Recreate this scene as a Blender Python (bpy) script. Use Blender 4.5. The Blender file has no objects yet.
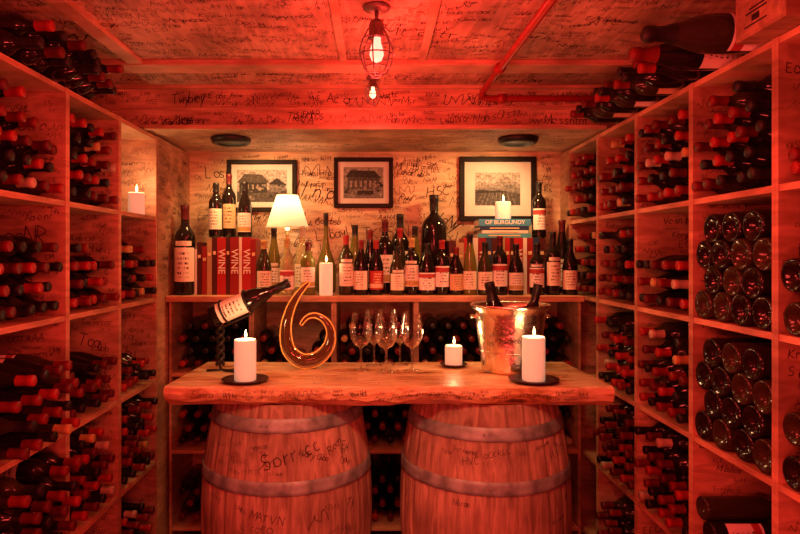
import bpy, math, random
from mathutils import Vector, Matrix, Euler
R=random.Random(7)
D=bpy.data
COL=bpy.context.scene.collection
bpy.context.scene.view_settings.view_transform='Standard'
def link(o): COL.objects.link(o); return o
# ---------------------------------------------------------------- materials
def nt(name):
    m=D.materials.new(name); m.use_nodes=True
    t=m.node_tree; b=t.nodes['Principled BSDF']; return m,t,b
def mat(name,c,rough=.5,metal=0,emit=None,es=0,trans=0,spec=.5,bump=0,bscale=40,var=.12,coat=0,ior=1.45):
    m,t,b=nt(name)
    b.inputs['Roughness'].default_value=rough; b.inputs['Metallic'].default_value=metal; b.inputs['IOR'].default_value=ior
    b.inputs['Specular IOR Level'].default_value=spec
    b.inputs['Transmission Weight'].default_value=trans
    b.inputs['Coat Weight'].default_value=coat
    if emit: b.inputs['Emission Color'].default_value=(*emit,1); b.inputs['Emission Strength'].default_value=es
    tc=t.nodes.new('ShaderNodeTexCoord'); n=t.nodes.new('ShaderNodeTexNoise'); n.inputs['Scale'].default_value=bscale
    t.links.new(tc.outputs['Object'],n.inputs['Vector'])
    r=t.nodes.new('ShaderNodeValToRGB'); r.color_ramp.elements[0].position=.3; r.color_ramp.elements[1].position=.7
    r.color_ramp.elements[0].color=(*[x*(1-var) for x in c],1); r.color_ramp.elements[1].color=(*[min(1,x*(1+var)) for x in c],1)
    t.links.new(n.outputs['Fac'],r.inputs[0]); t.links.new(r.outputs[0],b.inputs['Base Color'])
    if bump:
        bp=t.nodes.new('ShaderNodeBump'); bp.inputs['Strength'].default_value=bump; bp.inputs['Distance'].default_value=.004
        t.links.new(n.outputs['Fac'],bp.inputs['Height']); t.links.new(bp.outputs[0],b.inputs['Normal'])
    return m
def wood(name,c1,c2,sc=(1,1,1),rough=.5,dark=.5,grain=1.0,bump=.3,spec=.4,knots=0,knsc=(2.2,5,5)):
    m,t,b=nt(name); N=t.nodes; L=t.links
    tc=N.new('ShaderNodeTexCoord'); mp=N.new('ShaderNodeMapping'); mp.inputs['Scale'].default_value=sc
    L.new(tc.outputs['Object'],mp.inputs['Vector'])
    n1=N.new('ShaderNodeTexNoise'); n1.inputs['Scale'].default_value=6*grain; n1.inputs['Detail'].default_value=8; n1.inputs['Distortion'].default_value=1.2
    L.new(mp.outputs[0],n1.inputs['Vector'])
    r=N.new('ShaderNodeValToRGB'); r.color_ramp.elements[0].position=.35; r.color_ramp.elements[1].position=.65
    r.color_ramp.elements[0].color=(*c2,1); r.color_ramp.elements[1].color=(*c1,1); L.new(n1.outputs['Fac'],r.inputs[0])
    n2=N.new('ShaderNodeTexNoise'); n2.inputs['Scale'].default_value=3.1; n2.inputs['Detail'].default_value=5
    L.new(tc.outputs['Object'],n2.inputs['Vector'])
    r2=N.new('ShaderNodeValToRGB'); r2.color_ramp.elements[0].position=.35; r2.color_ramp.elements[1].position=.6
    r2.color_ramp.elements[0].color=(dark,dark,dark,1); r2.color_ramp.elements[1].color=(1,1,1,1); L.new(n2.outputs['Fac'],r2.inputs[0])
    mx=N.new('ShaderNodeMix'); mx.data_type='RGBA'; mx.blend_type='MULTIPLY'; mx.inputs['Factor'].default_value=1
    L.new(r.outputs[0],mx.inputs['A']); L.new(r2.outputs[0],mx.inputs['B']); out=mx.outputs['Result']
    if knots:
        nd=N.new('ShaderNodeTexNoise'); nd.inputs['Scale'].default_value=9; L.new(tc.outputs['Object'],nd.inputs['Vector'])
        va=N.new('ShaderNodeVectorMath'); va.operation='MULTIPLY_ADD'; va.inputs[1].default_value=(.06,.06,.06); L.new(nd.outputs['Color'],va.inputs[0]); L.new(tc.outputs['Object'],va.inputs[2])
        mk=N.new('ShaderNodeMapping'); mk.inputs['Scale'].default_value=knsc; L.new(va.outputs[0],mk.inputs['Vector'])
        vo=N.new('ShaderNodeTexVoronoi'); vo.inputs['Scale'].default_value=1; L.new(mk.outputs[0],vo.inputs['Vector'])
        r3=N.new('ShaderNodeValToRGB'); e=r3.color_ramp.elements; e[0].position=.07; e[0].color=(.12,.05,.03,1); e[1].position=.42; e[1].color=(1,1,1,1)
        for p,c in ((.11,(.45,.28,.16,1)),(.15,(.85,.62,.45,1)),(.19,(.55,.36,.22,1)),(.25,(.95,.8,.65,1)),(.30,(.7,.5,.34,1))): a=e.new(p); a.color=c
        L.new(vo.outputs['Distance'],r3.inputs[0])
        m2=N.new('ShaderNodeMix'); m2.data_type='RGBA'; m2.blend_type='MULTIPLY'; m2.inputs['Factor'].default_value=knots
        L.new(out,m2.inputs['A']); L.new(r3.outputs[0],m2.inputs['B']); out=m2.outputs['Result']
    L.new(out,b.inputs['Base Color'])
    b.inputs['Roughness'].default_value=rough; b.inputs['Specular IOR Level'].default_value=spec
    bp=N.new('ShaderNodeBump'); bp.inputs['Strength'].default_value=bump; bp.inputs['Distance'].default_value=.003
    L.new(n1.outputs['Fac'],bp.inputs['Height']); L.new(bp.outputs[0],b.inputs['Normal'])
    return m
def labelmat(name,paper,ink,band=None):
    m,t,b=nt(name); N=t.nodes; L=t.links
    tc=N.new('ShaderNodeTexCoord'); sp=N.new('ShaderNodeSeparateXYZ'); L.new(tc.outputs['Generated'],sp.inputs[0])
    def math_(op,a,bb=None,c=None):
        n=N.new('ShaderNodeMath'); n.operation=op
        for i,v in enumerate((a,bb,c)):
            if v is None: continue
            if isinstance(v,(int,float)): n.inputs[i].default_value=v
            else: L.new(v,n.inputs[i])
        return n.outputs[0]
    z=sp.outputs['Z']; x=sp.outputs['X']
    lines=math_('GREATER_THAN',math_('FRACT',math_('MULTIPLY',z,7.0)),.55)
    oi=N.new('ShaderNodeObjectInfo'); ad=N.new('ShaderNodeVectorMath'); ad.operation='ADD'; L.new(tc.outputs['Generated'],ad.inputs[0])
    cm=N.new('ShaderNodeCombineXYZ'); L.new(math_('MULTIPLY',oi.outputs['Random'],30.0),cm.inputs[1]); L.new(cm.outputs[0],ad.inputs[1])
    mp=N.new('ShaderNodeMapping'); mp.inputs['Scale'].default_value=(26,3,7); L.new(ad.outputs[0],mp.inputs[0])
    ns=N.new('ShaderNodeTexNoise'); ns.inputs['Scale'].default_value=1; ns.inputs['Detail'].default_value=2; L.new(mp.outputs[0],ns.inputs['Vector'])
    wd=math_('GREATER_THAN',ns.outputs['Fac'],.5)
    ctr=math_('LESS_THAN',math_('ABSOLUTE',math_('SUBTRACT',x,.5)),.28)
    vz=math_('LESS_THAN',math_('ABSOLUTE',math_('SUBTRACT',z,.5)),.38)
    f=math_('MULTIPLY',math_('MULTIPLY',lines,wd),math_('MULTIPLY',ctr,vz))
    mx=N.new('ShaderNodeMix'); mx.data_type='RGBA'; L.new(f,mx.inputs['Factor']); mx.inputs['A'].default_value=(*paper,1); mx.inputs['B'].default_value=(*ink,1)
    out=mx.outputs['Result']
    if band:
        g=math_('LESS_THAN',math_('ABSOLUTE',math_('SUBTRACT',z,band[3])),.11)
        m2=N.new('ShaderNodeMix'); m2.data_type='RGBA'; L.new(g,m2.inputs['Factor']); L.new(out,m2.inputs['A']); m2.inputs['B'].default_value=(*band[:3],1); out=m2.outputs['Result']
    L.new(out,b.inputs['Base Color']); b.inputs['Roughness'].default_value=.6
    return m
M={}
M['shelf']=wood('plywood_shelf',(.78,.45,.26),(.52,.27,.15),(1,1,9),.5,.55)
M['panel']=wood('plywood_panel',(.74,.44,.27),(.48,.26,.15),(1.2,1.2,5),.55,.45)
M['ceil']=wood('ceiling_board',(.74,.48,.32),(.50,.30,.18),(5,.8,1),.6,.5)
M['wallb']=wood('back_wall_board',(.88,.70,.46),(.62,.43,.25),(.8,1,5),.6,.5)
M['header']=wood('header_board',(.76,.50,.32),(.52,.31,.18),(.7,1,7),.6,.55,knots=.5,knsc=(1.6,4,7))
M['slab']=wood('live_edge_slab_wood',(1,.78,.46),(.60,.34,.14),(1.0,12,6),.3,.75,1.2,.15,.5,knots=.95,knsc=(2.6,7,6))
M['barrel']=wood('oak_stave',(.64,.42,.32),(.36,.21,.16),(5,5,.6),.85,.5,1.3,.45,.15)
M['bhead']=wood('oak_head',(.45,.26,.14),(.28,.14,.08),(6,1,1),.65,.5)
M['floor']=wood('floor_board',(.28,.16,.10),(.14,.08,.05),(6,.8,1),.6,.5)
M['crate']=wood('crate_pine',(.52,.32,.18),(.32,.18,.1),(1,5,5),.6,.7)
M['hoop']=mat('galvanised_hoop',(.30,.34,.36),.55,.25,bump=.25,var=.45,bscale=18)
M['glass_dark']=mat('bottle_glass_dark',(.012,.008,.007),.10,spec=.5,var=.1)
M['glass_green']=mat('bottle_glass_green',(.035,.028,.012),.12,spec=.5,var=.1)
M['glass_pale']=mat('bottle_glass_pale',(.80,.78,.45),.04,trans=.7,var=.03)
M['glass_olive']=mat('bottle_glass_olive',(.22,.20,.04),.06,trans=.4,var=.05)
M['amber']=mat('amber_glass_rim',(1,.8,.2),.15,spec=.8,var=0)
M['wine']=mat('dark_smoked_amber_glass',(.12,.05,.015),.04,spec=.9,trans=.35)
M['wax']=mat('candle_wax',(.95,.9,.8),.45,var=.03,emit=(1,.62,.38),es=.28)  # warm emission puts the flame's glow into the wax itself
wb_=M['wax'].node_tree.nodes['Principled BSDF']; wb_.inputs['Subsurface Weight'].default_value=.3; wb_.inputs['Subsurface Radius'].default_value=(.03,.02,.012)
M['wick']=mat('wick',(.03,.02,.02),.9)
M['flame']=mat('candle_flame',(1,.6,.2),.5,emit=(1,.6,.25),es=14)
M['plate']=mat('dark_wood_plate',(.04,.02,.018),.35)
M['iron']=mat('black_iron',(.03,.025,.022),.45,.6,bump=.3)
M['cage']=mat('dark_cage_wire',(.20,.13,.12),.4,.5)
M['steel']=mat('hammered_copper_steel',(.86,.72,.58),.24,1,bump=.7,bscale=38,var=.06)
M['blackp']=mat('black_plastic',(.01,.01,.01),.45)
M['ink']=mat('marker_ink',(.03,.010,.008),.7)
M['inks']=mat('dark_stamp_ink',(.02,.01,.01),.7)
M['pipe']=mat('red_pipe_paint',(.30,.012,.01),.35)
M['brass']=mat('aged_brass',(.6,.4,.16),.3,1)
M['bulb']=mat('red_bulb_glow',(1,.3,.15),.3,emit=(1,.42,.28),es=2.0)
M['bulbw']=mat('warm_bulb_glow',(1,.6,.3),.3,emit=(1,.6,.3),es=3)
M['lens']=mat('downlight_lens',(.03,.02,.02),.3,emit=(1,.6,.25),es=.03)
M['frame']=mat('black_frame_wood',(.012,.008,.007),.5,spec=.2)
M['matb']=mat('cream_mat_board',(.66,.64,.60),.8,var=.03)
for k,c in dict(g1=(.38,.36,.33),g2=(.16,.15,.14),g3=(.03,.028,.025),g4=(.25,.23,.21),g5=(.07,.065,.06)).items(): M[k]=mat('print_tone_'+k,c,.8,var=.5,bscale=75)
M['pages']=mat('book_pages',(.75,.68,.55),.8)
caps=[mat('foil_'+n,c,.4,.0,spec=.4) for n,c in [('red',(.33,.022,.022)),('burgundy',(.10,.009,.011)),('black',(.014,.012,.012)),('dark_red',(.18,.013,.013)),('gold',(.5,.34,.12)),('cream',(.5,.42,.3))]]
labs=[labelmat('label_cream',(.88,.82,.68),(.1,.05,.04)),labelmat('label_white',(.95,.93,.9),(.1,.04,.04),(.45,.05,.05,.82)),
      labelmat('label_tan',(.7,.5,.28),(.15,.05,.03)),labelmat('label_red',(.5,.05,.04),(.85,.75,.5),(.8,.7,.5,.2)),labelmat('label_ivory',(.86,.82,.74),(.08,.06,.06),(.5,.35,.12,.15)),labelmat('label_black',(.03,.02,.02),(.8,.65,.4))]
sh,t,b=nt('lamp_shade_fabric')
N=t.nodes; tr=N.new('ShaderNodeBsdfTranslucent'); tr.inputs[0].default_value=(1,.9,.75,1); df=N.new('ShaderNodeBsdfDiffuse'); df.inputs[0].default_value=(.9,.8,.65,1)
mx=N.new('ShaderNodeMixShader'); mx.inputs[0].default_value=.5; t.links.new(df.outputs[0],mx.inputs[1]); t.links.new(tr.outputs[0],mx.inputs[2])
t.links.new(mx.outputs[0],N['Material Output'].inputs[0]); M['shade']=sh
cg,t,b=nt('thin_clear_glass')   # thin-walled glass: transparent with grazing reflections
N=t.nodes; ta=N.new('ShaderNodeBsdfTransparent'); ta.inputs[0].default_value=(.93,.93,.93,1); gl=N.new('ShaderNodeBsdfGlossy'); gl.inputs['Roughness'].default_value=.06; gl.inputs[0].default_value=(1,.95,.9,1)
lw=N.new('ShaderNodeLayerWeight'); lw.inputs['Blend'].default_value=.34; mx=N.new('ShaderNodeMixShader')
t.links.new(lw.outputs['Facing'],mx.inputs[0]); t.links.new(ta.outputs[0],mx.inputs[1]); t.links.new(gl.outputs[0],mx.inputs[2]); t.links.new(mx.outputs[0],N['Material Output'].inputs[0]); M['clear']=cg
# ---------------------------------------------------------------- helpers
def mesh(name,v,f,m=None,smooth=False,mi=None):
    me=D.meshes.new(name); me.from_pydata([tuple(p) for p in v],[],f)
    if m is not None:
        for x in (m if isinstance(m,list) else [m]): me.materials.append(x)
    if smooth: me.polygons.foreach_set('use_smooth',[True]*len(me.polygons))
    if mi: me.polygons.foreach_set('material_index',mi)
    me.update(); return me
def obj(name,me,loc=(0,0,0),rot=(0,0,0),parent=None,scale=1):
    o=D.objects.new(name,me); link(o); o.location=loc; o.rotation_euler=rot
    o.scale=(scale,)*3 if isinstance(scale,(int,float)) else scale
    if parent: o.parent=parent
    return o
def tag(o,label,cat,group=None,kind=None):
    o['label']=label; o['category']=cat
    if group: o['group']=group
    if kind: o['kind']=kind
    return o
def empty(name,loc=(0,0,0),rot=(0,0,0)):
    return obj(name,None,loc,rot)
def boxvf(x0,x1,y0,y1,z0,z1,bv=0):
    v=[(x0,y0,z0),(x1,y0,z0),(x1,y1,z0),(x0,y1,z0),(x0,y0,z1),(x1,y0,z1),(x1,y1,z1),(x0,y1,z1)]
    f=[(3,2,1,0),(4,5,6,7),(0,1,5,4),(1,2,6,5),(2,3,7,6),(3,0,4,7)]
    return v,f
def box(name,x0,x1,y0,y1,z0,z1,m,parent=None,bevel=0,rot=(0,0,0)):
    c=Vector(((x0+x1)/2,(y0+y1)/2,(z0+z1)/2)); hx,hy,hz=(x1-x0)/2,(y1-y0)/2,(z1-z0)/2
    v,f=boxvf(-hx,hx,-hy,hy,-hz,hz); me=mesh(name,v,f,m)
    p=c-(parent.location if parent else Vector())
    o=obj(name,me,p,rot,parent)
    if bevel:
        bm=o.modifiers.new('bevel','BEVEL'); bm.width=bevel; bm.segments=2
    return o
def struct(o): o['kind']='structure'; return o
def lathe(prof,seg=24,a0=0,a1=2*math.pi):
    v=[];f=[];rows=[]; full=abs(a1-a0-2*math.pi)<1e-6; n=seg if full else seg+1
    for r,z in prof:
        if r<1e-6: rows.append([len(v)]); v.append((0,0,z))
        else:
            rows.append(list(range(len(v),len(v)+n)))
            for i in range(n):
                a=a0+(a1-a0)*i/seg; v.append((r*math.cos(a),r*math.sin(a),z))
    for p,q in zip(rows,rows[1:]):
        for i in range(seg):
            j=(i+1)%n
            if len(p)==1 and len(q)==1: continue
            if len(p)==1: f.append((p[0],q[j],q[i]))
            elif len(q)==1: f.append((p[i],p[j],q[0]))
            else: f.append((p[i],p[j],q[j],q[i]))
    return v,f
def lm(name,prof,m,seg=24,smooth=True,**k):
    v,f=lathe(prof,seg,**k); return mesh(name,v,f,m,smooth)
def tube(pts,rad,seg=10,closed=False):
    pts=[Vector(p) for p in pts]; n=len(pts); v=[];f=[]
    rad=rad if isinstance(rad,list) else [rad]*n
    up=None
    for i,p in enumerate(pts):
        a=pts[(i-1)%n] if (closed or i>0) else p; c=pts[(i+1)%n] if (closed or i<n-1) else p
        tg=(c-a).normalized()
        if up is None: up=Vector((0,0,1)) if abs(tg.z)<.9 else Vector((1,0,0))
        s=tg.cross(up); 
        if s.length<1e-4: s=tg.cross(Vector((.3,.8,.2)))
        s.normalize(); up=s.cross(tg).normalized()
        for k in range(seg):
            an=2*math.pi*k/seg; v.append(p+rad[i]*(math.cos(an)*s+math.sin(an)*up))
    m=n if closed else n-1
    for i in range(m):
        for k in range(seg):
            a=i*seg+k;b_=i*seg+(k+1)%seg;c=((i+1)%n)*seg+(k+1)%seg;d=((i+1)%n)*seg+k
            f.append((a,b_,c,d))
    if not closed: f.append(tuple(range(seg))[::-1]); f.append(tuple((n-1)*seg+k for k in range(seg)))
    return v,f
def spline(P,n=8):
    P=[Vector(p) for p in P]; out=[]
    for i in range(len(P)-1):
        p0=P[max(i-1,0)];p1=P[i];p2=P[i+1];p3=P[min(i+2,len(P)-1)]
        for k in range(n):
            t=k/n; out.append(.5*((2*p1)+(p2-p0)*t+(2*p0-5*p1+4*p2-p3)*t*t+(3*p1-p0-3*p2+p3)*t**3))
    out.append(P[-1]); return out
def merge(parts):
    V=[];F=[]
    for v,f in parts:
        o=len(V); V+= [tuple(p) for p in v]; F+=[tuple(i+o for i in q) for q in f]
    return V,F
# handwriting ------------------------------------------------------
def arc(cx,cy,rx,ry,a,b_,n=8): return [(cx+rx*math.cos(math.radians(a+(b_-a)*i/n)),cy+ry*math.sin(math.radians(a+(b_-a)*i/n))) for i in range(n+1)]
G=[[[(0,0),(.35,1),(.7,0)],[(.15,.4),(.55,.4)]],[arc(.4,.5,.4,.5,50,310)],[[(.5,1),(0,1),(0,0),(.55,0)],[(0,.5),(.45,.5)]],
 [[(0,0),(0,1)],[(.6,0),(.6,1)],[(0,.5),(.6,.5)]],[[(0,0),(0,1)],[(.55,1),(0,.45),(.6,0)]],[[(0,1),(0,0),(.5,0)]],
 [[(0,0),(.05,1),(.4,.3),(.75,1),(.8,0)]],[[(0,0),(0,1),(.6,0),(.6,1)]],[arc(.4,.5,.38,.5,0,360,10)],[[(0,1),(.35,0),(.7,1)]],
 [[(0,0),(0,1)],arc(0,.75,.5,.25,90,-90,6),[(.1,.5),(.6,0)]],[[(.3,0),(.3,1)],[(0,1),(.65,1)]],[arc(.3,.75,.25,.25,50,270,6)+arc(.3,.25,.28,.25,90,-140,6)]]
Gl=[[arc(.25,.3,.25,.3,0,360,8),[(.5,.6),(.5,0)]],[[(0,.6),(0,0)],arc(.22,.3,.22,.3,160,0,5)+[(.44,0)]],[arc(.3,.3,.28,.3,0,300,8)],[[(0,1.2),(0,0)],arc(.2,.3,.25,.3,180,-180,8)],
 [[(.1,.6),(.3,0),(.5,.6)],[(.5,.6),(.2,-.5)]],[arc(.25,.3,.25,.3,0,360,8)],[[(.1,1.1),(.1,0)]],[[(.1,.6),(.1,0)],[(.1,.4),(.4,.6)]],[[(.2,.9),(.2,.1),(.4,0)],[(0,.6),(.4,.6)]],
 [arc(.25,.3,.2,.3,60,300,6)],[[(0,.6),(.05,0),(.25,.35),(.45,0),(.5,.6)]],[arc(.2,.45,.18,.15,40,250,5)+arc(.2,.15,.2,.15,90,-140,5)]]
def handwriting(name,mp,U,V,count,size,parent=None,seed=1,w=.075,loc=(0,0,0),big=.06,tilt=.12):
    r=random.Random(seed); vs=[];fs=[]; occ=[]
    def ribbon(P,wd):
        for (a,b_) in zip(P,P[1:]):
            dx,dy=b_[0]-a[0],b_[1]-a[1]; L_=math.hypot(dx,dy)
            if L_<1e-6: continue
            nx,ny=-dy/L_*wd/2,dx/L_*wd/2; ex,ey=dx/L_*wd*.35,dy/L_*wd*.35; o=len(vs)
            for p in ((a[0]-ex+nx,a[1]-ey+ny),(a[0]-ex-nx,a[1]-ey-ny),(b_[0]+ex-nx,b_[1]+ey-ny),(b_[0]+ex+nx,b_[1]+ey+ny)):
                vs.append(mp(min(max(p[0],U[0]),U[1]),min(max(p[1],V[0]),V[1])))
            fs.append((o,o+1,o+2,o+3))
    bigs=[True]*int(count*big)+[False]*(count-int(count*big))
    for bg in bigs:
        s=size[0]+(size[1]-size[0])*r.random()**1.5; s*=r.uniform(1.7,2.6) if bg else 1; s=min(s,(V[1]-V[0])/1.9)
        n_=r.randint(3,9)
        for tr in range(12):   # look for a free spot, so marks crowd without smearing
            x=r.uniform(U[0],U[1]-s*1.5); y=r.uniform(V[0]+s*.3,max(V[0]+s*.31,V[1]-s*1.25)); wl_=min(s*n_*.65,U[1]-x)
            if not any(x<o[1] and x+wl_>o[0] and y<o[3] and y+s*.95>o[2] for o in occ): break
        else: 
            if tr>=11 and r.random()<.75: continue
        occ.append((x,x+wl_,y,y+s*.95))
        rot=r.gauss(0,tilt); wd=s*w*r.uniform(.7,1.3)*(.75 if bg else 1)
        ca,sa=math.cos(rot),math.sin(rot); sl=r.uniform(-.1,.45)
        T=lambda p:(x+s*((p[0]+sl*p[1])*ca-p[1]*sa),y+s*((p[0]+sl*p[1])*sa+p[1]*ca))
        k=r.random(); cx=0
        if x+s*n_*.7>U[1]: n_=max(1,int((U[1]-x)/(s*.9)))
        if k<.25:
            for i in range(max(1,int(n_*.75))):
                g=r.choice(G); q=r.uniform(.8,1.1)
                for st in g: ribbon([T((cx+p[0]*q+r.uniform(-.05,.05),p[1]*q+r.uniform(-.03,.03))) for p in st],wd)
                cx+=r.uniform(.75,.95)
        elif k<.78:
            for i in range(n_):
                g=r.choice(G if (i==0 or r.random()<.06) else Gl)
                for st in g: ribbon([T((cx+p[0]+r.uniform(-.04,.04),p[1]+r.uniform(-.03,.03))) for p in st],wd)
                cx+=.8 if i==0 else r.uniform(.5,.65)
                if r.random()<.12: cx+=.4
        else:
            n=max(8,int(wl_/(s*.085))); P=[];ph=r.uniform(0,6)
            for i in range(n):
                t_=i*.42; amp=.2+.4*abs(math.sin(t_*.37+ph))
                P.append(T((t_*.2+.12*math.sin(t_*1.9+ph),.3+amp*math.sin(t_*1.35+ph))))
            ribbon(P,wd*.8)
    me=mesh(name,vs,fs,M['ink']); return obj(name,me,loc,parent=parent)
# ---------------------------------------------------------------- camera
cam=D.cameras.new('camera'); co=obj('camera',cam,(0,0,1.5),(math.pi/2,0,0)); cam.sensor_width=36; cam.lens=27
cam.shift_x=25/800; cam.shift_y=-12/800; cam.clip_start=.02
bpy.context.scene.camera=co
# ---------------------------------------------------------------- room shell
WX=1.45; CZ=2.27
struct(box('floor',-WX,WX,-.6,3.5,-.05,0,M['floor']))
cei=struct(box('ceiling',-WX-.05,WX+.05,-.6,3.5,CZ,CZ+.05,M['ceil']))
wb=struct(box('wall_back',-WX,WX,3.40,3.46,0,CZ,M['wallb']))
struct(box('wall_left',-WX-.05,-WX+.02,-.6,3.46,0,CZ,M['panel']))
struct(box('wall_right',WX-.02,WX+.05,-.6,3.46,0,CZ,M['panel']))
hd=struct(box('trim_1',-WX+.02,WX-.02,2.75,3.40,2.085,CZ,M['header']))
struct(box('trim_2',-WX+.02,WX-.02,2.741,2.75,2.165,2.173,M['header']))
struct(box('trim_3',-WX+.02,WX-.02,2.72,2.75,CZ-.012,CZ,M['header']))
struct(box('trim_4',-.975,-.915,-.5,2.36,CZ-.018,CZ,M['header'],bevel=.003))
struct(box('trim_5',-.14,-.11,-.5,2.36,CZ-.010,CZ,M['header'],bevel=.003))
struct(box('trim_6',.17,.20,-.5,2.36,CZ-.010,CZ,M['header'],bevel=.003))
struct(box('trim_7',-1.40,1.40,2.36,2.47,CZ-.022,CZ,M['header'],bevel=.003))
struct(box('trim_8',-1.05,1.05,2.72,2.75,2.072,2.09,M['header']))
wl=struct(box('wall_alcove',-1.07,-1.05,2.895,3.40,0,2.072,M['panel']))
wr=struct(box('wall_alcove',1.05,1.07,3.26,3.40,1.3,2.072,M['panel']))
for par,mp,U,V,c,s,sd,w_,bg,tl in [(wl,lambda u,v:(-1.0485,u,v),(2.9,3.38),(1.35,2.04),70,(.014,.03),5,.08,.05,.15),
  (cei,lambda u,v:(u,-v,CZ-.0012),(-1.38,1.38),(-2.35,-.95),1000,(.013,.034),11,.075,.05,.16),
  (cei,lambda u,v:(u,-v,CZ-.0012),(-1.38,1.38),(-2.70,-2.48),200,(.014,.034),12,.085,.08,.1),
  (hd,lambda u,v:(u,2.7488,v),(-1.38,1.38),(2.176,2.255),130,(.014,.028),13,.095,.09,.08),
  (hd,lambda u,v:(u,2.7488,v),(-1.38,1.38),(2.09,2.164),130,(.014,.028),14,.095,.09,.08),
  (wb,lambda u,v:(u,3.3988,v),(-1.03,1.03),(1.31,2.07),620,(.016,.036),15,.09,.05,.15),
  (hd,lambda u,v:(u,-v,2.0838),(-1.03,1.03),(-3.38,-2.78),160,(.016,.034),16,.08,.03,.15)]:
    handwriting('handwriting',mp,U,V,c,s,par,sd,w_,loc=-par.location,big=bg,tilt=tl)
# ---------------------------------------------------------------- racks
ZL=[.115,.505,.895,1.285,1.675,2.06]
def rack(s,y0,y1,label,seed):
    e=empty('wine_rack',(s*1.235,(y0+y1)/2,0)); tag(e,label,'wine rack','plywood wine racks lining the cellar')
    xa,xb=sorted((s*1.05,s*1.425)); t=.013
    box('side_panel',xa,xb,y0+.0005,y0+t,0,2.07,M['panel'],e)
    box('side_panel',xa,xb,y1-t,y1-.0005,0,2.07,M['panel'],e)
    xc,xd=sorted((s*1.42,s*1.43)); box('back_panel',xc,xd,y0,y1,0,2.07,M['panel'],e)
    for z in ZL: box('shelf',*sorted((s*1.052,s*1.42)),y0+t,y1-t,z-.009,z+.009,M['shelf'],e)
    handwriting('handwriting',lambda u,v:(u-e.location.x,y1-t-.0012-e.location.y,v),(min(xa,xb)+.01,max(xa,xb)-.01),(.2,2.03),190,(.012,.028),e,seed,.08,big=.03)
    return e
LC=[(1.63,2.05),(2.05,2.47),(2.47,2.89)]
RC=[(1.155,1.575),(1.575,1.995),(1.995,2.415),(2.415,2.835),(2.835,3.255)]
for i,(a,b_) in enumerate(LC): rack(-1,a,b_,['tall plywood wine rack column full of lying bottles','plywood wine rack column with red-capped bottles','plywood wine rack column with a candle in its top cell'][i],30+i)
for i,(a,b_) in enumerate(RC): rack(1,a,b_,['tall plywood wine rack column full of lying bottles','plywood wine rack column holding bottles stored base-out','plywood wine rack column with densely stacked bottles','plywood wine rack column stacked with bottles','narrow-looking plywood wine rack column beside the counter'][i],40+i)
BX=[-1.04+.416*i for i in range(6)]
for i in range(5):
    a,b_=BX[i],BX[i+1]; e=empty('wine_rack',((a+b_)/2,3.2,0)); tag(e,'low open plywood wine rack under the counter','wine rack','low racks under the counter')
    box('side_panel',a+.0005,a+.013,3.03,3.385,0,1.264,M['panel'],e); box('side_panel',b_-.013,b_-.0005,3.03,3.385,0,1.264,M['panel'],e)
    box('back_panel',a,b_,3.386,3.398,0,1.264,M['panel'],e)
    for z in (.115,.505,.895): box('shelf',a+.013,b_-.013,3.032,3.385,z-.009,z+.009,M['shelf'],e)
ct=box('counter_shelf',-1.048,1.048,3.0,3.398,1.265,1.295,M['shelf'],bevel=.003); tag(ct,'long plywood counter shelf carrying bottles and books','shelf')
# ---------------------------------------------------------------- bottles
PR={'bordeaux':[(0,.022),(.018,.014),(.03,.001),(.035,.001),(.0375,.008),(.0375,.188),(.0365,.198),(.031,.212),(.021,.224),(.0155,.236),(.0142,.25),(.014,.284),(.0158,.286),(.0158,.296),(.012,.299),(0,.299)],
    'burgundy':[(0,.024),(.018,.016),(.03,.001),(.036,.001),(.038,.008),(.038,.145),(.0365,.165),(.031,.19),(.023,.212),(.0165,.232),(.0145,.25),(.014,.284),(.0158,.286),(.0158,.296),(.012,.299),(0,.299)],
    'champagne':[(0,.03),(.02,.018),(.036,.001),(.041,.001),(.0435,.01),(.0435,.155),(.041,.18),(.033,.21),(.023,.24),(.0165,.262),(.015,.285),(.0175,.288),(.0175,.30),(.013,.306),(0,.306)],
    'hock':[(0,.012),(.02,.006),(.03,.001),(.033,.001),(.035,.008),(.035,.12),(.033,.15),(.027,.19),(.02,.225),(.0155,.25),(.014,.27),(.0138,.287),(.0152,.289),(.0152,.297),(.012,.299),(0,.299)]}
PR['magnum']=[(r*1.08,z*1.08) for r,z in PR['champagne']]
PR['squat']=[(0,.015),(.03,.006),(.05,.001),(.060,.003),(.064,.015),(.064,.08),(.060,.105),(.045,.135),(.028,.16),(.018,.19),(.0145,.22),(.014,.284),(.0158,.286),(.0158,.296),(.012,.299),(0,.299)]
PR['round']=[(0,.015),(.03,.001),(.040,.003),(.043,.012),(.044,.185),(.042,.205),(.035,.222),(.024,.233),(.015,.242),(.0125,.252),(.0122,.286),(.015,.288),(.015,.297),(.012,.299),(0,.299)]
RAD={'bordeaux':.0375,'burgundy':.038,'champagne':.0435,'magnum':.047,'hock':.035,'squat':.064,'round':.044}
LEN={k:.3015 for k in RAD}; LEN['champagne']=.3085; LEN['magnum']=.3332
BM={}; CM={}; LM={}
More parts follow.
